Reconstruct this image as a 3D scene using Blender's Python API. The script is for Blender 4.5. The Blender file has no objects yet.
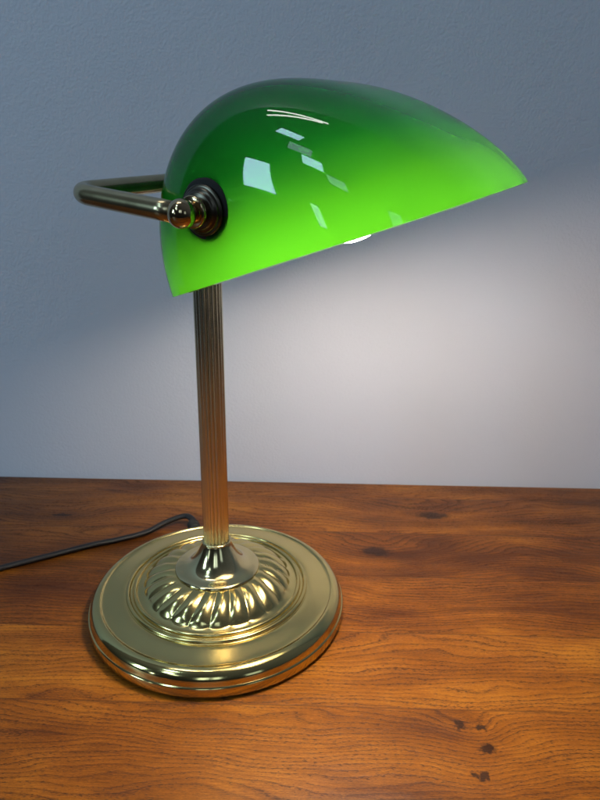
import bpy, bmesh, math, random
from mathutils import Vector, Matrix
CM = 0.01
sc = bpy.context.scene
COL = sc.collection

# ------------------------------------------------------------------ camera
F_PX, PITCH, ROLL = 620.0, 0.3344771, 0.0135938
cam_d = bpy.data.cameras.new('camera'); cam = bpy.data.objects.new('camera', cam_d); COL.objects.link(cam)
cam_d.sensor_fit = 'VERTICAL'; cam_d.sensor_height = 24.0; cam_d.lens = 24.0 * F_PX / 800.0
cam_d.clip_start = 0.01; cam_d.clip_end = 50
fw = Vector((0, math.cos(PITCH), -math.sin(PITCH))); rt = Vector((1, 0, 0)); up = Vector((0, math.sin(PITCH), math.cos(PITCH)))
rt2 = rt * math.cos(ROLL) + up * math.sin(ROLL); up2 = up * math.cos(ROLL) - rt * math.sin(ROLL)
CAM = Vector((5.81706, -38.44877, 29.48357)) * CM
cm = Matrix((rt2, up2, -fw)).transposed().to_4x4(); cm.translation = CAM
cam.matrix_world = cm
cam_d.dof.use_dof = True; cam_d.dof.focus_distance = 0.33; cam_d.dof.aperture_fstop = 14.0
sc.camera = cam

# ------------------------------------------------------------------ world: a dim bluish room
W = bpy.data.worlds.new('World'); sc.world = W; W.use_nodes = True
nt = W.node_tree; nt.nodes.clear()
wo = nt.nodes.new('ShaderNodeOutputWorld'); bg = nt.nodes.new('ShaderNodeBackground')
tc = nt.nodes.new('ShaderNodeTexCoord'); rp = nt.nodes.new('ShaderNodeValToRGB')
dt = nt.nodes.new('ShaderNodeVectorMath'); dt.operation = 'DOT_PRODUCT'; dt.inputs[1].default_value = (0.25, 0.55, 0.80)
nz = nt.nodes.new('ShaderNodeTexNoise'); nz.inputs['Scale'].default_value = 1.6; nz.inputs['Detail'].default_value = 2
ml = nt.nodes.new('ShaderNodeMath'); ml.operation = 'MULTIPLY_ADD'; ml.inputs[1].default_value = .5; ml.inputs[2].default_value = .5
ad = nt.nodes.new('ShaderNodeMath'); ad.operation = 'MULTIPLY_ADD'; ad.inputs[1].default_value = .35; 
nt.links.new(tc.outputs['Generated'], dt.inputs[0]); nt.links.new(tc.outputs['Generated'], nz.inputs['Vector'])
nt.links.new(dt.outputs['Value'], ml.inputs[0]); nt.links.new(nz.outputs[0], ad.inputs[0]); nt.links.new(ml.outputs[0], ad.inputs[2])
nt.links.new(ad.outputs[0], rp.inputs[0]); nt.links.new(rp.outputs[0], bg.inputs[0]); nt.links.new(bg.outputs[0], wo.inputs[0])
e = rp.color_ramp.elements
e[0].position = 0.15; e[0].color = (0.012, 0.012, 0.014, 1)
e[1].position = 1.15 / 1.2; e[1].color = (0.15, 0.18, 0.23, 1)
x = e.new(0.55); x.color = (0.035, 0.042, 0.052, 1)
x = e.new(0.75); x.color = (0.075, 0.092, 0.115, 1)
bg.inputs[1].default_value = 0.55

# ------------------------------------------------------------------ windows of the room (area lamps)
def window(name, loc, target, w, h, power, col=(0.62, 0.82, 1.0)):
    d = bpy.data.lights.new(name, 'AREA'); d.shape = 'RECTANGLE'; d.size = w; d.size_y = h
    d.energy = power; d.color = col
    o = bpy.data.objects.new(name, d); COL.objects.link(o)
    o.location = loc; o.rotation_euler = (Vector(target) - Vector(loc)).to_track_quat('-Z', 'Y').to_euler()
    return o
WINS = []
REF = Vector((0.045, -0.115, 0.30))      # the panes are placed around the lamp, metres away in the room behind the camera
def pane(name, az, el, wdeg, hdeg, dist, radiance, col=(0.62, 0.82, 1.0)):
    a, e_ = math.radians(az), math.radians(el)
    d = Vector((math.sin(a) * math.cos(e_), math.cos(a) * math.cos(e_), math.sin(e_)))
    w = 2 * dist * math.tan(math.radians(wdeg / 2)); h = 2 * dist * math.tan(math.radians(hdeg / 2))
    window(name, REF + d * dist, REF, w, h, radiance * math.pi * w * h, col)
pane('window_pane', -119.5, 15, 7.5, 17, 2.6, 16, (.5, .8, 1.0))
pane('window_pane', -124, 57, 8, 6, 2.4, 14, (.5, .8, 1.0))
pane('window_pane', -133, 46, 7, 7, 2.4, 3.5)
pane('window_pane', -138, 38, 6, 7, 2.5, 15, (.5, .8, 1.0))
pane('window_pane', -146, 31, 6, 6, 2.5, 3.5)
pane('window_pane', -133, 5, 2.2, 9, 2.6, 7)
pane('window_pane', -173, 20, 8, 18, 2.8, 2.4)
pane('window_pane', -184, 20, 6, 18, 2.8, 2.0)
pane('window_pane', 146, 10, 12, 16, 2.8, .9)
pane('ceiling_tube', -72, 77, 1.6, 20, 1.7, 16, (1.0, .98, .95))
pane('ceiling_tube', -88, 75, 1.6, 20, 1.7, 16, (1.0, .98, .95))

sc.view_settings.view_transform = 'Standard'; sc.view_settings.look = 'None'
sc.view_settings.exposure = 0.0; sc.view_settings.gamma = 1.0
sc.render.engine = 'CYCLES'
sc.cycles.max_bounces = 10; sc.cycles.diffuse_bounces = 6; sc.cycles.glossy_bounces = 5; sc.cycles.transmission_bounces = 8
sc.cycles.sample_clamp_indirect = 6.0
sc.cycles.caustics_reflective = True
sc.cycles.use_denoising = True

# ------------------------------------------------------------------ node helpers
class NT:
    def __init__(s, name):
        s.m = bpy.data.materials.new(name); s.m.use_nodes = True
        s.t = s.m.node_tree; s.t.nodes.clear()
        s.out = s.t.nodes.new('ShaderNodeOutputMaterial')
    def n(s, typ, **kw):
        nd = s.t.nodes.new('ShaderNode' + typ)
        for k, v in kw.items(): setattr(nd, k, v)
        return nd
    def l(s, a, b): s.t.links.new(a, b)
    def put(s, sock, v):
        if isinstance(v, bpy.types.NodeSocket): s.l(v, sock)
        elif v is not None: sock.default_value = v
    def math(s, op, a, b=None, c=None, clamp=False):
        nd = s.n('Math', operation=op, use_clamp=clamp)
        for i, v in enumerate((a, b, c)): s.put(nd.inputs[i], v)
        return nd.outputs[0]
    def noise(s, vec, scale=5, detail=3, rough=.5, dist=0):
        nd = s.n('TexNoise'); s.put(nd.inputs['Vector'], vec)
        nd.inputs['Scale'].default_value = scale; nd.inputs['Detail'].default_value = detail
        nd.inputs['Roughness'].default_value = rough; nd.inputs['Distortion'].default_value = dist
        return nd.outputs[0]
    def comb(s, x, y, z=0.0):
        nd = s.n('CombineXYZ')
        for i, v in enumerate((x, y, z)): s.put(nd.inputs[i], v)
        return nd.outputs[0]
    def ramp(s, fac, stops, interp='LINEAR'):
        nd = s.n('ValToRGB'); s.put(nd.inputs[0], fac); cr = nd.color_ramp; cr.interpolation = interp
        while len(cr.elements) > 1: cr.elements.remove(cr.elements[-1])
        cr.elements[0].position = stops[0][0]; cr.elements[0].color = (*stops[0][1], 1) if len(stops[0][1]) == 3 else stops[0][1]
        for p, c in stops[1:]:
            q = cr.elements.new(p); q.color = (*c, 1)
        return nd.outputs[0]
    def mix(s, fac, a, b, mode='MIX'):
        nd = s.n('Mix', data_type='RGBA', blend_type=mode)
        s.put(nd.inputs[0], fac); s.put(nd.inputs[6], a); s.put(nd.inputs[7], b)
        return nd.outputs[2]
    def bump(s, h, strength=.2, dist=.001, nrm=None):
        nd = s.n('Bump'); s.put(nd.inputs['Height'], h); nd.inputs['Strength'].default_value = strength
        nd.inputs['Distance'].default_value = dist
        if nrm is not None: s.l(nrm, nd.inputs['Normal'])
        return nd.outputs[0]
    def pr(s, **kw):
        nd = s.n('BsdfPrincipled')
        for k, v in kw.items(): s.put(nd.inputs[k.replace('_', ' ')], v)
        return nd
    def obj(s): return s.n('TexCoord').outputs['Object']
def g3(v): return (v, v, v)

# ------------------------------------------------------------------ materials
def mat_wall():
    t = NT('painted_wall'); o = t.obj()
    n1 = t.noise(o, 420, 3, .55); n2 = t.noise(o, 60, 3, .5); n3 = t.noise(o, 4, 2, .5)
    c = t.ramp(n3, [(0.3, (0.60, 0.635, 0.735)), (0.7, (0.635, 0.67, 0.77))])
    b = t.bump(n1, .55, .0009); b = t.bump(n2, .26, .0012, b)
    p = t.pr(Base_Color=c, Roughness=.62, Normal=b); p.inputs['Specular IOR Level'].default_value = .3
    t.l(p.outputs[0], t.out.inputs[0]); return t.m

def mat_wood():
    t = NT('stained_oak'); sp_ = t.n('SeparateXYZ'); t.l(t.obj(), sp_.inputs[0])
    X = t.math('MULTIPLY', sp_.outputs[0], 100.0); Y0 = t.math('MULTIPLY', sp_.outputs[1], 100.0)
    Z = t.math('MULTIPLY', sp_.outputs[2], 100.0)
    Yz = t.math('SUBTRACT', Y0, Z)
    # planks: 6.6 cm wide staves, slightly irregular seams
    wob = t.math('MULTIPLY', t.math('SUBTRACT', t.noise(t.comb(X, 0.0, 0.0), .06, 1), .5), .35)
    Y = t.math('ADD', Yz, wob)
    pi_ = t.math('DIVIDE', t.math('ADD', Y, 42.3), 6.6)
    idx = t.math('FLOOR', pi_); fr = t.math('FRACT', pi_)
    wn = t.n('TexWhiteNoise', noise_dimensions='1D'); t.l(t.math('ADD', idx, 3.7), wn.inputs['W'])
    # staves end somewhere along the length too
    sx = t.math('DIVIDE', t.math('ADD', X, t.math('ADD', t.math('MULTIPLY', wn.outputs[0], 40.0), 70.0)), 150.0)
    ix = t.math('FLOOR', sx)
    wn2 = t.n('TexWhiteNoise', noise_dimensions='2D'); t.l(t.comb(idx, ix), wn2.inputs['Vector'])
    rnd = wn2.outputs[0]
    off = t.math('MULTIPLY', rnd, 90.0)
    # knots bend the grain around them
    KN = [(12.4, 7.5, 1.45, .85, 2.8), (18.3, 13.8, 1.7, .80, 2.4), (15.6, -10.4, .40, .40, .6), (16.7, -10.6, .32, .28, .3), (16.75, -12.0, .62, .42, .8), (16.0, -13.7, .42, .26, .4), (-16.5, 12.5, 1.0, .35, .9), (33.0, 9.0, 1.2, .5, 1.6)]
    nw = t.math('MULTIPLY', t.math('SUBTRACT', t.noise(t.comb(X, Y), .55, 3), .5), 1.2)
    nw2 = t.math('MULTIPLY', t.math('SUBTRACT', t.noise(t.comb(Y, X, 4.0), .8, 3), .5), .7)
    nw3 = t.math('SUBTRACT', t.noise(t.comb(X, Y, 9.0), 1.5, 4, .6), .5); nw4 = t.math('SUBTRACT', t.noise(t.comb(Y, X, 2.0), 2.2, 4, .6), .5)
    bend = None; core = None
    for (kx, ky, ax, ay, K) in KN:
        dx = t.math('DIVIDE', t.math('SUBTRACT', t.math('ADD', X, nw), kx), 1.0)
        dy = t.math('SUBTRACT', t.math('ADD', Y, nw2), ky)
        q = t.math('ADD', t.math('POWER', t.math('DIVIDE', dx, ax * 4.2), 2.0), t.math('POWER', t.math('DIVIDE', dy, ay * 4.0), 2.0))
        g = t.math('MULTIPLY', t.math('EXPONENT', t.math('MULTIPLY', q, -1.0)), K)
        bend = g if bend is None else t.math('ADD', bend, g)
        dx2 = t.math('SUBTRACT', t.math('ADD', X, t.math('MULTIPLY', nw3, 1.5)), kx); dy2 = t.math('SUBTRACT', t.math('ADD', Y, t.math('MULTIPLY', nw4, .8)), ky)
        q2 = t.math('ADD', t.math('POWER', t.math('DIVIDE', dx2, ax * .85), 2.0), t.math('POWER', t.math('DIVIDE', dy2, ay * .8), 2.0))
        c = t.math('EXPONENT', t.math('MULTIPLY', q2, -1.0))
        core = c if core is None else t.math('MAXIMUM', core, c)
    kcm = t.n('MapRange'); t.l(core, kcm.inputs[0]); kcm.inputs[1].default_value = .16; kcm.inputs[2].default_value = .60; core = kcm.outputs[0]
    # growth rings
    lo = t.math('MULTIPLY', t.math('SUBTRACT', t.noise(t.comb(t.math('MULTIPLY', X, .055), t.math('MULTIPLY', Y, .16), off), 1.0, 3, .45), .5), 6.0)
    fine = t.math('MULTIPLY', t.math('SUBTRACT', t.noise(t.comb(t.math('MULTIPLY', X, .35), t.math('MULTIPLY', Y, 1.2), off), 1.0, 2, .5), .5), .25)
    Fld = t.math('ADD', t.math('ADD', t.math('ADD', t.math('MULTIPLY', Y, 1.0), bend), lo), fine)
    ring = t.math('FRACT', t.math('MULTIPLY', Fld, 2.7))
    ringc = t.ramp(ring, [(0.0, g3(.0)), (.25, g3(.10)), (.60, g3(.45)), (.82, g3(1.0)), (1.0, g3(.0))])
    band = t.noise(t.comb(t.math('MULTIPLY', X, .05), t.math('MULTIPLY', Fld, .55), off), 1.0, 3, .6)
    # long fibres
    fib = t.noise(t.comb(t.math('MULTIPLY', X, .9), t.math('MULTIPLY', t.math('ADD', Y, t.math('MULTIPLY', bend, .5)), 16.0), off), 1.0, 4, .65)
    fib2 = t.noise(t.comb(t.math('MULTIPLY', X, 5.0), t.math('MULTIPLY', Y, 40.0), off), 1.0, 2, .6)
    # open pores: short dark dashes
    pv = t.comb(t.math('MULTIPLY', X, 3.6), t.math('MULTIPLY', t.math('ADD', Y, t.math('MULTIPLY', bend, .6)), 20.0), off)
    por = t.noise(pv, 1.0, 2, .5, 0.3)
    pord = t.noise(t.comb(t.math('MULTIPLY', X, .12), t.math('MULTIPLY', Fld, 1.1), off), 1.0, 2, .6)
    thr = t.math('ADD', t.math('MULTIPLY', t.math('SUBTRACT', pord, .5), .35), t.math('ADD', t.math('MULTIPLY', ringc, .17), -.085))
    pore = t.n('MapRange'); t.l(t.math('ADD', por, thr), pore.inputs[0]); pore.inputs[1].default_value = .55; pore.inputs[2].default_value = .63
    pore = pore.outputs[0]
    blotch = t.noise(t.comb(t.math('MULTIPLY', X, .09), t.math('MULTIPLY', Y, .22), off), 1.0, 3, .55)
    tone = t.math('ADD', t.math('ADD', t.math('MULTIPLY', band, .38), .06), t.math('ADD', t.math('MULTIPLY', fib, .42), t.math('MULTIPLY', fib2, .40)))
    tone = t.math('SUBTRACT', tone, t.math('ADD', t.math('MULTIPLY', ringc, .09), .10))
    tone = t.math('ADD', tone, t.math('MULTIPLY', t.math('SUBTRACT', blotch, .5), .62))
    tone = t.math('ADD', tone, t.math('MULTIPLY', t.math('SUBTRACT', rnd, .5), .14))
    col = t.ramp(tone, [(.16, (.024, .006, .0012)), (.38, (.080, .022, .0028)), (.56, (.215, .068, .0062)), (.82, (.460, .175, .016))])
    col = t.mix(t.math('MULTIPLY', pore, .78), col, (.045, .015, .005, 1))
    col = t.mix(t.math('MULTIPLY', core, t.math('ADD', .62, t.math('MULTIPLY', fib, .6)), clamp=True), col, (.016, .005, .002, 1))
    # seams
    sd = t.math('MINIMUM', fr, t.math('SUBTRACT', 1.0, fr))
    seam = t.n('MapRange'); t.l(sd, seam.inputs[0]); seam.inputs[1].default_value = 0.0; seam.inputs[2].default_value = .014
    seam.inputs[3].default_value = 1; seam.inputs[4].default_value = 0; seam = seam.outputs[0]
    col = t.mix(t.math('MULTIPLY', seam, .65), col, (.05, .016, .006, 1))
    h = t.math('SUBTRACT', t.math('MULTIPLY', fib, .35), t.math('ADD', pore, t.math('MULTIPLY', seam, 1.0)))
    b = t.bump(h, .30, .00025)
    b = t.bump(t.noise(t.comb(t.math('MULTIPLY', X, .3), Y), 1.0, 2), .12, .004, b)
    rgh = t.math('ADD', t.math('MULTIPLY', fib, .16), t.math('ADD', t.math('MULTIPLY', pore, .2), .30))
    p = t.pr(Base_Color=col, Roughness=rgh, Normal=b); p.inputs['Specular IOR Level'].default_value = .20
    t.l(p.outputs[0], t.out.inputs[0]); return t.m

def mat_brass(name, col, rough, dark=.0, bumpy=.0, plate=False):
    t = NT(name); o = t.obj()
    n = t.noise(o, 90, 4, .6); n2 = t.noise(o, 900, 2, .5); n3 = t.noise(o, 22, 3, .6)
    c0 = tuple(v * .80 for v in col) + (1,); c1 = col + (1,)
    c = t.mix(t.math('MULTIPLY', n3, 1.0), c0, c1)
    if dark: c = t.mix(t.math('MULTIPLY', t.ramp(n, [(.45, g3(0)), (.7, g3(1))]), dark), c, (.05, .035, .015, 1))
    r = t.math('ADD', rough, t.math('MULTIPLY', t.math('SUBTRACT', n, .5), rough * .5))
    if plate:      # satin-rolled top, polished lip
        s = t.n('SeparateXYZ'); t.l(o, s.inputs[0])
        rad = t.math('SQRT', t.math('ADD', t.math('POWER', s.outputs[0], 2.0), t.math('POWER', s.outputs[1], 2.0)))
        mrn = t.n('MapRange'); t.l(rad, mrn.inputs[0]); mrn.inputs[1].default_value = .0822; mrn.inputs[2].default_value = .0835
        mrn.inputs[3].default_value = .20; mrn.inputs[4].default_value = .11
        m2 = t.n('MapRange'); t.l(rad, m2.inputs[0]); m2.inputs[1].default_value = .056; m2.inputs[2].default_value = .066
        m2.inputs[3].default_value = .17; m2.inputs[4].default_value = .20
        r = t.math('ADD', t.math('MINIMUM', mrn.outputs[0], m2.outputs[0]), t.math('MULTIPLY', t.math('SUBTRACT', n3, .5), .09))
    p = t.pr(Base_Color=c, Roughness=r, Metallic=1.0)
    b = t.bump(n2, .04 + bumpy, .0002); t.l(b, p.inputs['Normal'])
    t.l(p.outputs[0], t.out.inputs[0]); return t.m

def mat_glass_outer():
    t = NT('green_cased_glass'); s = t.n('SeparateXYZ'); t.l(t.obj(), s.inputs[0])
    n = t.noise(t.obj(), 18, 2, .5)
    # green tint runs from yellowish at the rim to deeper at the crown
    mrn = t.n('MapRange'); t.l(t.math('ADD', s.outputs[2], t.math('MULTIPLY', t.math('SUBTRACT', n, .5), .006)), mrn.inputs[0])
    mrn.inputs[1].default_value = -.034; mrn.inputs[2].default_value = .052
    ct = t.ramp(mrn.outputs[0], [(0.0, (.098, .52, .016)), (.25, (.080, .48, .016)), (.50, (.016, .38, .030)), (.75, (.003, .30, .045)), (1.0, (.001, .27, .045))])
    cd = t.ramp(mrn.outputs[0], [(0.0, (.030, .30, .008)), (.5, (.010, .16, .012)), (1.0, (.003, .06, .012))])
    tr = t.n('BsdfTranslucent'); t.l(ct, tr.inputs[0])
    df = t.n('BsdfDiffuse'); t.l(cd, df.inputs[0])
    m1 = t.n('MixShader'); m1.inputs[0].default_value = .78; t.l(df.outputs[0], m1.inputs[1]); t.l(tr.outputs[0], m1.inputs[2])
    gl = t.n('BsdfGlossy'); gl.inputs['Roughness'].default_value = .025
    fr = t.n('Fresnel'); fr.inputs[0].default_value = 1.52
    m2 = t.n('MixShader'); t.l(fr.outputs[0], m2.inputs[0]); t.l(m1.outputs[0], m2.inputs[1]); t.l(gl.outputs[0], m2.inputs[2])
    t.l(m2.outputs[0], t.out.inputs[0]); return t.m
def mat_glass_inner():
    # white opal lining, transmission drops from the rim up to the crown
    t = NT('opal_lining'); sp_ = t.n('SeparateXYZ'); t.l(t.obj(), sp_.inputs[0])
    n = t.noise(t.obj(), 18, 2, .5)
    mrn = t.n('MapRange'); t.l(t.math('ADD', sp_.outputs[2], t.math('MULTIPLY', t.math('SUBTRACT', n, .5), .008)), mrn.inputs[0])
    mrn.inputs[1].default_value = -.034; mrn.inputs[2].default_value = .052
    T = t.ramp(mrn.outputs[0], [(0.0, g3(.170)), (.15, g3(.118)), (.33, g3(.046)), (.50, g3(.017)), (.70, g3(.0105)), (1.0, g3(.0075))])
    tr = t.n('BsdfTranslucent'); tr.inputs[0].default_value = (.9, .92, .86, 1)
    tp = t.n('BsdfTransparent'); tp.inputs[0].default_value = (.95, .96, .93, 1)
    df = t.n('BsdfDiffuse'); df.inputs[0].default_value = (.86, .86, .85, 1)
    m1 = t.n('MixShader'); m1.inputs[0].default_value = .70; t.l(tr.outputs[0], m1.inputs[1]); t.l(tp.outputs[0], m1.inputs[2])
    m2 = t.n('MixShader'); t.l(T, m2.inputs[0]); t.l(df.outputs[0], m2.inputs[1]); t.l(m1.outputs[0], m2.inputs[2])
    gl = t.n('BsdfGlossy'); gl.inputs['Roughness'].default_value = .08
    m3 = t.n('MixShader'); m3.inputs[0].default_value = .04; t.l(m2.outputs[0], m3.inputs[1]); t.l(gl.outputs[0], m3.inputs[2])
    t.l(m3.outputs[0], t.out.inputs[0]); return t.m
def mat_simple(name, col, rough, metal=0, bump=.1):
    t = NT(name); o = t.obj(); n = t.noise(o, 300, 3)
    c = t.mix(n, tuple(v * .75 for v in col) + (1,), col + (1,))
    p = t.pr(Base_Color=c, Roughness=rough, Metallic=metal, Normal=t.bump(n, bump, .0003))
    t.l(p.outputs[0], t.out.inputs[0]); return t.m
BULB_STRENGTH = 148.0
def mat_bulb():
    t = NT('lit_bulb_glass')
    e_ = t.n('Emission'); e_.inputs[0].default_value = (1.0, .84, .68, 1); e_.inputs[1].default_value = BULB_STRENGTH
    t.l(e_.outputs[0], t.out.inputs[0]); return t.m

M_WALL = mat_wall(); M_WOOD = mat_wood()
M_PLATE = mat_brass('satin_brass_plate', (.74, .60, .25), .2, plate=True)
M_BRASS = mat_brass('polished_brass', (.80, .67, .36), .12)
M_STEM = mat_brass('fluted_brass', (.86, .78, .57), .19)
M_BRONZE = mat_brass('antique_bronze', (.50, .42, .25), .24, dark=.2)
M_BALL = mat_brass('burnished_brass', (.50, .38, .22), .10)
M_DARK = mat_brass('blackened_brass', (.10, .085, .065), .30)
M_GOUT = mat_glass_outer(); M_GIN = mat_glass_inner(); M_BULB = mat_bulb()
M_RUB = mat_simple('black_rubber', (.006, .006, .006), .85)
M_CORD = mat_simple('black_pvc_cord', (.005, .0045, .005), .60)
M_WHITE = mat_simple('white_plastic', (.75, .75, .72), .4)
M_FELT = mat_simple('black_felt', (.015, .014, .013), .95)

# ------------------------------------------------------------------ mesh helpers
def link(name, bm, mats, parent=None, matrix=None, smooth=True, label=None):
    me = bpy.data.meshes.new(name); bm.normal_update(); bm.to_mesh(me); bm.free()
    for m in (mats if isinstance(mats, (list, tuple)) else [mats]): me.materials.append(m)
    if smooth: me.polygons.foreach_set('use_smooth', [True] * len(me.polygons))
    o = bpy.data.objects.new(name, me); COL.objects.link(o)
    if matrix is not None: o.matrix_world = matrix
    if parent is not None: o.parent = parent
    if label: o['label'] = label
    return o

def lathe(prof, seg=128, fn=None, cap0=False, cap1=False, bm=None, frame=None):
    """prof: list of (r, z) cm; a repeated point makes a crisp edge. Axis = local Z (or frame)."""
    bm = bm or bmesh.new(); rings = []
    for r, z in prof:
        ring = []
        for k in range(seg):
            a = 2 * math.pi * k / seg
            rr, zz = (r, z) if fn is None else fn(r, z, a)
            v = Vector((rr * math.cos(a), rr * math.sin(a), zz)) * CM
            if frame is not None: v = frame @ v
            ring.append(bm.verts.new(v))
        rings.append(ring)
    for i in range(len(rings) - 1):
        if abs(prof[i][0] - prof[i + 1][0]) < 1e-9 and abs(prof[i][1] - prof[i + 1][1]) < 1e-9: continue
        a, b = rings[i], rings[i + 1]
        for k in range(seg):
            bm.faces.new((a[k], a[(k + 1) % seg], b[(k + 1) % seg], b[k]))
    if cap0: bm.faces.new(rings[0][::-1])
    if cap1: bm.faces.new(rings[-1])
    return bm

def arc(cx, cz, r, a0, a1, n):
    return [(cx + r * math.cos(math.radians(a0 + (a1 - a0) * i / n)), cz + r * math.sin(math.radians(a0 + (a1 - a0) * i / n))) for i in range(n + 1)]

def smoothpath(P, per=8):
    """Catmull-Rom through P"""
    out = []
    P = [Vector(p) for p in P]; Q = [P[0] * 2 - P[1]] + P + [P[-1] * 2 - P[-2]]
    for i in range(1, len(Q) - 2):
        a, b, c, d = Q[i - 1:i + 3]
        for k in range(per):
            t = k / per
            out.append(.5 * ((2 * b) + (c - a) * t + (2 * a - 5 * b + 4 * c - d) * t * t + (3 * b - 3 * c + d - a) * t ** 3))
    out.append(P[-1]); return out

def tube(path, rad, seg=20, bm=None, flat=None, cap=True):
    bm = bm or bmesh.new(); path = [Vector(p) for p in path]; rings = []
    t0 = (path[1] - path[0]).normalized(); ref = Vector((0, 0, 1)) if abs(t0.z) < .9 else Vector((1, 0, 0))
    nrm = (ref - t0 * ref.dot(t0)).normalized()
    for i, p in enumerate(path):
        a = path[max(i - 1, 0)]; b = path[min(i + 1, len(path) - 1)]; tg = (b - a).normalized()
        nrm = (nrm - tg * nrm.dot(tg)).normalized(); bi = tg.cross(nrm)
        r = rad(i / (len(path) - 1)) if callable(rad) else rad
        fx = flat or 1.0
        rings.append([bm.verts.new((p + (nrm * math.cos(q) + bi * math.sin(q) * fx) * r) * CM) for q in [2 * math.pi * k / seg for k in range(seg)]])
    for i in range(len(rings) - 1):
        for k in range(seg): bm.faces.new((rings[i][k], rings[i + 1][k], rings[i + 1][(k + 1) % seg], rings[i][(k + 1) % seg]))
    if cap: bm.faces.new(rings[0]); bm.faces.new(rings[-1][::-1])
    bmesh.ops.recalc_face_normals(bm, faces=bm.faces)
    return bm

# ------------------------------------------------------------------ setting: wall
YAW = math.radians(-.82)
RZ = Matrix.Rotation(YAW, 4, 'Z')
bm = bmesh.new()
vs = [bm.verts.new(RZ @ Vector(p)) for p in ((-2.2, .2055, -.9), (2.2, .2055, -.9), (2.2, .2055, 1.9), (-2.2, .2055, 1.9))]
bm.faces.new(vs)
f2 = bmesh.ops.extrude_face_region(bm, geom=bm.faces[:])
bmesh.ops.translate(bm, verts=[v for v in f2['geom'] if isinstance(v, bmesh.types.BMVert)], vec=(0, .12, 0))
bmesh.ops.recalc_face_normals(bm, faces=bm.faces)
o = link('wall', bm, M_WALL, smooth=False); o['kind'] = 'structure'

# ------------------------------------------------------------------ table top
tb = bpy.data.objects.new('wooden_table', None); COL.objects.link(tb); tb.matrix_world = RZ
tb['label'] = 'brown stained oak table top with dark knots under the brass lamp'; tb['category'] = 'table'
bm = bmesh.new(); bmesh.ops.create_cube(bm, size=1.0)
bmesh.ops.scale(bm, vec=(1.7, .82, .028), verts=bm.verts); bmesh.ops.translate(bm, vec=(0.1, .2032 - .41, -.014), verts=bm.verts)
bmesh.ops.bevel(bm, geom=bm.edges[:], offset=.0028, segments=4, profile=.5, affect='EDGES')
o = link('table_top', bm, M_WOOD, parent=tb)
for x_ in (-.66, .86):
    for y_ in (-.55, .12):
        bm = bmesh.new(); bmesh.ops.create_cube(bm, size=1.0)
        bmesh.ops.scale(bm, vec=(.06, .06, .70), verts=bm.verts); bmesh.ops.translate(bm, vec=(x_, y_, -.028 - .35), verts=bm.verts)
        bmesh.ops.bevel(bm, geom=bm.edges[:], offset=.003, segments=2, affect='EDGES')
        link('leg', bm, M_WOOD, parent=tb)

# ------------------------------------------------------------------ the lamp
lamp = bpy.data.objects.new('desk_lamp', None); COL.objects.link(lamp)
lamp['label'] = 'brass desk lamp with lit green glass shade standing on the oak table'; lamp['category'] = 'lamp'

# base: lip, satin plate, two rings, gadrooned dome
def gad(r, z, a):
    if 3.0 < r < 5.25:
        w = math.sin(math.pi * ((5.25 - r) / 2.25) ** .6) ** .6
        ph = a * 24 + (r - 3.0) * 1.3
        s = abs(math.cos(ph / 2.0)) ** .9
        return r, z + .19 * w * (s - .6)
    return r, z
prof = [(0.2, .16), (8.86, .16), (8.86, .16), (9.08, .16), (9.14, .22), (9.16, .34), (9.16, .82), (9.13, .89), (9.05, .93), (9.05, .93), (9.03, .99)]
prof += [(9.02 - .78 * (1 - math.cos(t)), 1.00 + .78 * math.sin(t)) for t in [math.pi / 2 * i / 10 for i in range(1, 11)]]
prof += [(8.24, 1.775), (8.10, 1.72), (7.95, 1.72), (7.5, 1.79), (7.0, 1.87), (6.62, 1.93), (6.56, 1.90), (6.50, 1.90)]
prof += [(6.36 + .14 * math.cos(math.radians(q)), 1.93 + .19 * math.sin(math.radians(q))) for q in range(10, 171, 20)]
prof += [(6.20, 1.92), (6.05, 1.93), (6.0, 1.95)] + [(5.86 + .14 * math.cos(math.radians(q)), 2.0 + .20 * math.sin(math.radians(q))) for q in range(10, 171, 20)]
prof += [(5.70, 2.02), (5.5, 2.06), (5.3, 2.13), (5.2, 2.2)]
N = 30
for i in range(1, N + 1):
    u = i / N; r = 5.18 - 2.18 * u
    prof.append((r, 2.22 + 1.12 * math.sin(u * math.pi / 2) ** .72))
prof += [(2.9, 3.33), (2.6, 3.34)]
bm = lathe(prof, 480, gad)
bmesh.ops.recalc_face_normals(bm, faces=bm.faces)
base = link('base', bm, M_PLATE, parent=lamp)
bm = lathe([(.1, .0), (8.8, .0), (8.85, .02), (8.85, .158), (.1, .158)], 128)
link('felt_pad', bm, M_FELT, parent=base, smooth=False)

# bell-shaped foot of the stem
prof = [(2.98, 3.30), (3.0, 3.38), (2.96, 3.46), (2.84, 3.51), (2.7, 3.53)]
for i in range(1, 15):
    u = i / 14
    prof.append((2.7 - 1.68 * (u ** .55 * .55 + u * .45), 3.53 + 1.82 * (u ** 1.75)))
prof += [(1.0, 5.42), (.93, 5.44)]
bm = lathe(prof, 128); link('stem_foot', bm, M_BRASS, parent=lamp)

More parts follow.
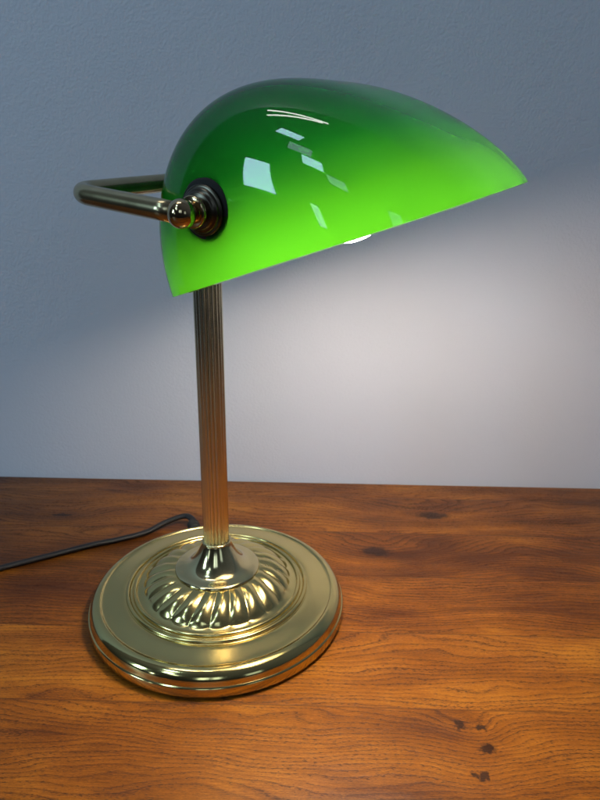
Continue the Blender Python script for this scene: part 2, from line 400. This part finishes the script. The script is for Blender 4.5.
# fluted stem
Z0, Z1 = 5.42, 28.9
bm = bmesh.new(); SEG = 24 * 8; rings = []
for z in [Z0, Z0 + .05] + [Z0 + (Z1 - Z0) * i / 20 for i in range(1, 21)]:
    ring = []
    for k in range(SEG):
        a = 2 * math.pi * k / SEG; c = (a * 20 / (2 * math.pi)) % 1.0
        d = 1 - abs(math.sin(math.pi * c)) ** .75
        r = .90 - .13 * d
        ring.append(bm.verts.new(Vector((r * math.cos(a), r * math.sin(a), z)) * CM))
    rings.append(ring)
for i in range(len(rings) - 1):
    for k in range(SEG): bm.faces.new((rings[i][k], rings[i][(k + 1) % SEG], rings[i + 1][(k + 1) % SEG], rings[i + 1][k]))
bm.faces.new(rings[0][::-1]); bm.faces.new(rings[-1])
link('stem', bm, M_STEM, parent=lamp)
# little beaded collar under the stem
bm = lathe([(.88, 5.36)] + [(.97 + .09 * math.cos(math.radians(q)), 5.46 + .10 * math.sin(math.radians(q))) for q in range(-80, 110, 15)] + [(.87, 5.55)], 96,
           lambda r, z, a: (r + (.015 * math.cos(a * 32) if r > .95 else 0), z))
link('collar', bm, M_BRASS, parent=lamp)

# bracket and shade frames
AL, TA, BE, AA, ZP = .543, .075, .330, 6.604, 29.718
LB, GA = 9.463, .114
def frame(be):
    u = Vector((math.sin(AL), math.cos(AL), 0)); b = Vector((-math.cos(AL), math.sin(AL), 0))
    Mx = Matrix((u, b, Vector((0, 0, 1)))).transposed()
    return Mx @ Matrix.Rotation(-TA, 3, 'Y') @ Matrix.Rotation(-be, 3, 'X')
MG = frame(-GA); MS = frame(BE)
OB = Vector((0, 0, ZP)); PV = OB + MG @ Vector((0, -AA, 0))
def B(x, y, z=0.0): return OB + MG @ Vector((x, y, z))
R_ = 1.15; pth = [B(-LB, -AA + .35)] + [B(-LB, -AA + .35 + (AA - .35 - R_) * i / 6) for i in range(1, 7)]
pth += [B(-LB + R_ - R_ * math.cos(q), -R_ + R_ * math.sin(q)) for q in [math.pi / 2 * i / 10 for i in range(1, 11)]]
pth += [B(-LB + R_ + (2 * LB - 2 * R_) * i / 14, 0) for i in range(1, 15)]
pth += [B(LB - R_ + R_ * math.sin(q), -R_ + R_ * math.cos(q)) for q in [math.pi / 2 * i / 10 for i in range(1, 11)]]
pth += [B(LB, -R_ - (AA - .35 - R_) * i / 6) for i in range(1, 7)]
bracket = link('bracket', tube(pth, .464, 32), M_BRONZE, parent=lamp)

def axisframe(origin, zdir):
    z = zdir.normalized(); x = (Vector((0, 0, 1)) - z * z.z).normalized(); y = z.cross(x)
    m = Matrix((x, y, z)).transposed().to_4x4(); m.translation = origin * CM; return m
# stem cap (T hub) that carries the bracket
bm = lathe([(.2, 28.6), (1.08, 28.6), (1.14, 28.66), (1.14, 28.86), (1.06, 28.94), (.86, 28.98), (.80, 29.1), (.80, 29.9)] + [(.80 * math.cos(math.radians(q)), 29.9 + .5 * math.sin(math.radians(q))) for q in range(10, 86, 15)], 64, cap0=True, cap1=True)
link('stem_cap', bm, M_BRASS, parent=lamp)

for s in (-1, 1):
    out = MG @ Vector((s, 0, 0)); pc = PV + out * LB
    fr = axisframe(pc, out)
    ballp = [(.632 * math.cos(math.radians(q)), .632 * math.sin(math.radians(q))) for q in range(-88, 89, 8)]
    bm = lathe([(.30, -.72), (.30, -.60)] + ballp[4:], 64, cap1=True, frame=fr)
    fin = link('finial', bm, M_BALL, parent=bracket)
    # stacked ferrules between ball and glass
    bm = lathe([(.30, -.98), (.50, -.98), (.57, -.95), (.60, -.88), (.60, -.84), (.52, -.80), (.50, -.78), (.62, -.74)] +
               [(.60 + .10 * math.cos(math.radians(q)), -.66 + .10 * math.sin(math.radians(q))) for q in range(-60, 100, 20)] + [(.46, -.55), (.30, -.52)], 64, frame=fr)
    link('ferrule', bm, M_BALL, parent=bracket)
    bm = lathe([(.2, -1.46), (1.04, -1.46), (1.09, -1.42), (1.09, -1.30), (1.04, -1.27), (.97, -1.26), (.97, -1.26), (.95, -1.16), (.90, -1.12), (.80, -1.10), (.80, -1.02), (.76, -.99), (.3, -.97)], 64, frame=fr)
    link('flange', bm, M_DARK, parent=bracket)
    bm = lathe([(.2, -1.76), (1.28, -1.80), (1.34, -1.74), (1.34, -1.56), (1.26, -1.463), (.2, -1.463)], 64, frame=fr)
    link('gasket_reflection', bm, M_RUB, parent=bracket)  # rubber disc widened so its black stands in for the flange's reflection
# ---- glass shade
L_, YB, YF, HH, NX, CR, ZPV, MB_, PA, PB, PC = 8.037, 6.143, 10.765, 8.329, 3.60, -.596, 3.044, 1.954, 3.419, 1.211, 3.613
pr_ = []
for i in range(61):
    ph = math.pi / 2 * i / 60
    pr_.append(((YB - CR) * math.cos(ph) ** (2 / MB_) if i < 60 else 0.0, HH * math.sin(ph) ** (2 / MB_)))
def bz(t): return ((1 - t) ** 3 * CR + 3 * (1 - t) ** 2 * t * (CR - PA) + 3 * (1 - t) * t * t * (-YF + PB) + t ** 3 * -YF,
                   (1 - t) ** 3 * HH + 3 * (1 - t) ** 2 * t * HH + 3 * (1 - t) * t * t * PC)
for i in range(1, 61):
    y, z = bz(i / 60); pr_.append((y - CR, max(z, 0)))
tab = [(math.atan2(z, y), math.hypot(y, z)) for y, z in pr_]
def rho0(phi):
    for i in range(len(tab) - 1):
        if tab[i][0] <= phi <= tab[i + 1][0]:
            k = (phi - tab[i][0]) / max(tab[i + 1][0] - tab[i][0], 1e-9)
            return tab[i][1] * (1 - k) + tab[i + 1][1] * k
    return tab[0][1] if phi < tab[0][0] else tab[-1][1]
RN = 360; RT = [rho0(math.pi * i / RN) for i in range(RN + 1)]
def _sm(T, sg):     # even out the curvature over the crown
    out = []
    for i in range(RN + 1):
        sgi = max(.3, sg * math.sin(math.pi * i / RN)); w = 0; a = 0; m = int(3 * sgi) + 1
        for j in range(-m, m + 1):
            k = i + j
            if 0 <= k <= RN:
                q = math.exp(-.5 * (j / sgi) ** 2); w += q; a += q * T[k]
        out.append(a / w)
    return out
RT = _sm(RT, 22)
def rho(phi):
    u = min(max(phi / math.pi, 0), 1) * RN; i = min(int(u), RN - 1); k = u - i
    return RT[i] * (1 - k) + RT[i + 1] * k
def surf(az, el):
    d = Vector((math.cos(el) * math.cos(az), math.cos(el) * math.sin(az), math.sin(el)))
    q = math.hypot(d.y, d.z)
    g = q / rho(min(math.pi, max(0.0, math.atan2(d.z, d.y)))) if q > 1e-9 else 0.0
    r = 1.0 / ((abs(d.x) / L_) ** NX + g ** NX) ** (1 / NX)
    return Vector((d.x * r, d.y * r + CR, d.z * r))
NA, NE = 192, 56; TH = .30
bm = bmesh.new(); O = []; I = []
def nrm_at(az, el):
    h = 1e-3
    a = surf(az + h, el) - surf(az - h, el); b = surf(az, el + h) - surf(az, max(el - h, 0.0))
    n = a.cross(b)
    return n.normalized() if n.length > 1e-12 else Vector((0, 0, 1))
for j in range(NE):
    el = math.pi / 2 * j / NE; ro = []; ri = []
    for k in range(NA):
        az = 2 * math.pi * k / NA; p = surf(az, el); n = nrm_at(az, max(el, .002))
        if n.dot(Vector((p.x, p.y - CR, p.z))) < 0: n = -n
        q = p - n * TH
        if j == 0: q.z = 0.0
        z_ = Vector((0, 0, ZPV))
        ro.append(bm.verts.new((p - z_) * CM)); ri.append(bm.verts.new((q - z_) * CM))
    O.append(ro); I.append(ri)
to = bm.verts.new(Vector((0, CR, HH - ZPV)) * CM); ti = bm.verts.new(Vector((0, CR, HH - TH - ZPV)) * CM)
for j in range(NE - 1):
    for k in range(NA):
        k2 = (k + 1) % NA
        bm.faces.new((O[j][k], O[j][k2], O[j + 1][k2], O[j + 1][k])).material_index = 0
        bm.faces.new((I[j][k], I[j + 1][k], I[j + 1][k2], I[j][k2])).material_index = 1
for k in range(NA):
    k2 = (k + 1) % NA
    bm.faces.new((O[-1][k], O[-1][k2], to)).material_index = 0
    bm.faces.new((I[-1][k2], I[-1][k], ti)).material_index = 1
# ground rim: slightly rounded edge between green case and white lining
ro2 = [bm.verts.new(v.co.copy()) for v in O[0]]; ri2 = [bm.verts.new(v.co.copy()) for v in I[0]]
mid1 = []; mid2 = []
for k in range(NA):
    a = O[0][k].co; b = I[0][k].co
    mid1.append(bm.verts.new(a.lerp(b, .80) + Vector((0, 0, -.0005)))); mid2.append(bm.verts.new(a.lerp(b, .93) + Vector((0, 0, -.0005))))
for A_, B_, mi in ((ro2, mid1, 0), (mid1, mid2, 1), (mid2, ri2, 1)):
    for k in range(NA):
        k2 = (k + 1) % NA; bm.faces.new((A_[k2], A_[k], B_[k], B_[k2])).material_index = mi
MS = Matrix.Rotation(.013, 3, 'X') @ MS     # hangs a hair lower at the near end
ms = MS.to_4x4(); ms.translation = PV * CM
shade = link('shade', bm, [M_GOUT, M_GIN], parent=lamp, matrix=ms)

# ---- socket and bulb, held out from the stem cap
bd = (MG @ Vector((0, -1, .0))).normalized()
s0 = OB + bd * 0.85 + Vector((0, 0, .74))
fr = axisframe(s0, bd)
bm = lathe([(.45, .0), (.45, 1.2), (1.25, 1.35), (1.45, 1.6), (1.45, 4.0), (1.35, 4.1), (1.0, 4.1)], 48, cap0=True, cap1=True, frame=fr)
sock = link('socket', bm, M_DARK, parent=lamp)
bm = lathe([(1.1, 4.12), (1.3, 4.2), (1.75, 5.4), (2.2, 6.6), (2.45, 6.9), (2.45, 7.0)], 64, cap0=True, frame=fr)
bulbbase = link('bulb', bm, M_WHITE, parent=lamp)
bm = lathe([(2.45, 7.02)] + [(2.85 * math.cos(math.radians(q)), 8.35 + 2.85 * math.sin(math.radians(q))) for q in range(-24, 89, 6)], 64, cap0=True, cap1=True, frame=fr)
link('globe', bm, M_BULB, parent=bulbbase)

# ---- power cord and strain relief at the back of the base
fr = axisframe(Vector((-3.0, 8.6, .85)), Vector((-.42, 1, .05)))
bm = lathe([(.3, .0), (.50, .0), (.52, .1), (.52, .5), (.45, .55), (.45, .7), (.52, .75), (.52, 1.35), (.44, 1.5), (.32, 1.54)], 32, cap0=True, cap1=True, frame=fr)
cord_pts = [(-3.45, 9.9, .85), (-3.8, 10.75, .92), (-4.6, 11.3, .88), (-6.2, 10.8, .48), (-7.6, 9.5, .25), (-9.6, 8.35, .22), (-11.8, 7.35, .22), (-14.0, 6.1, .22), (-17.0, 4.4, .22), (-21.0, 2.2, .22), (-27.0, .5, .22), (-36, 1.0, .22), (-48, 4.0, .22)]
c = link('power_cord', tube(smoothpath(cord_pts, 10), .23, 16, flat=1.3), M_CORD, parent=lamp)
link('strain_relief', bm, M_RUB, parent=c)
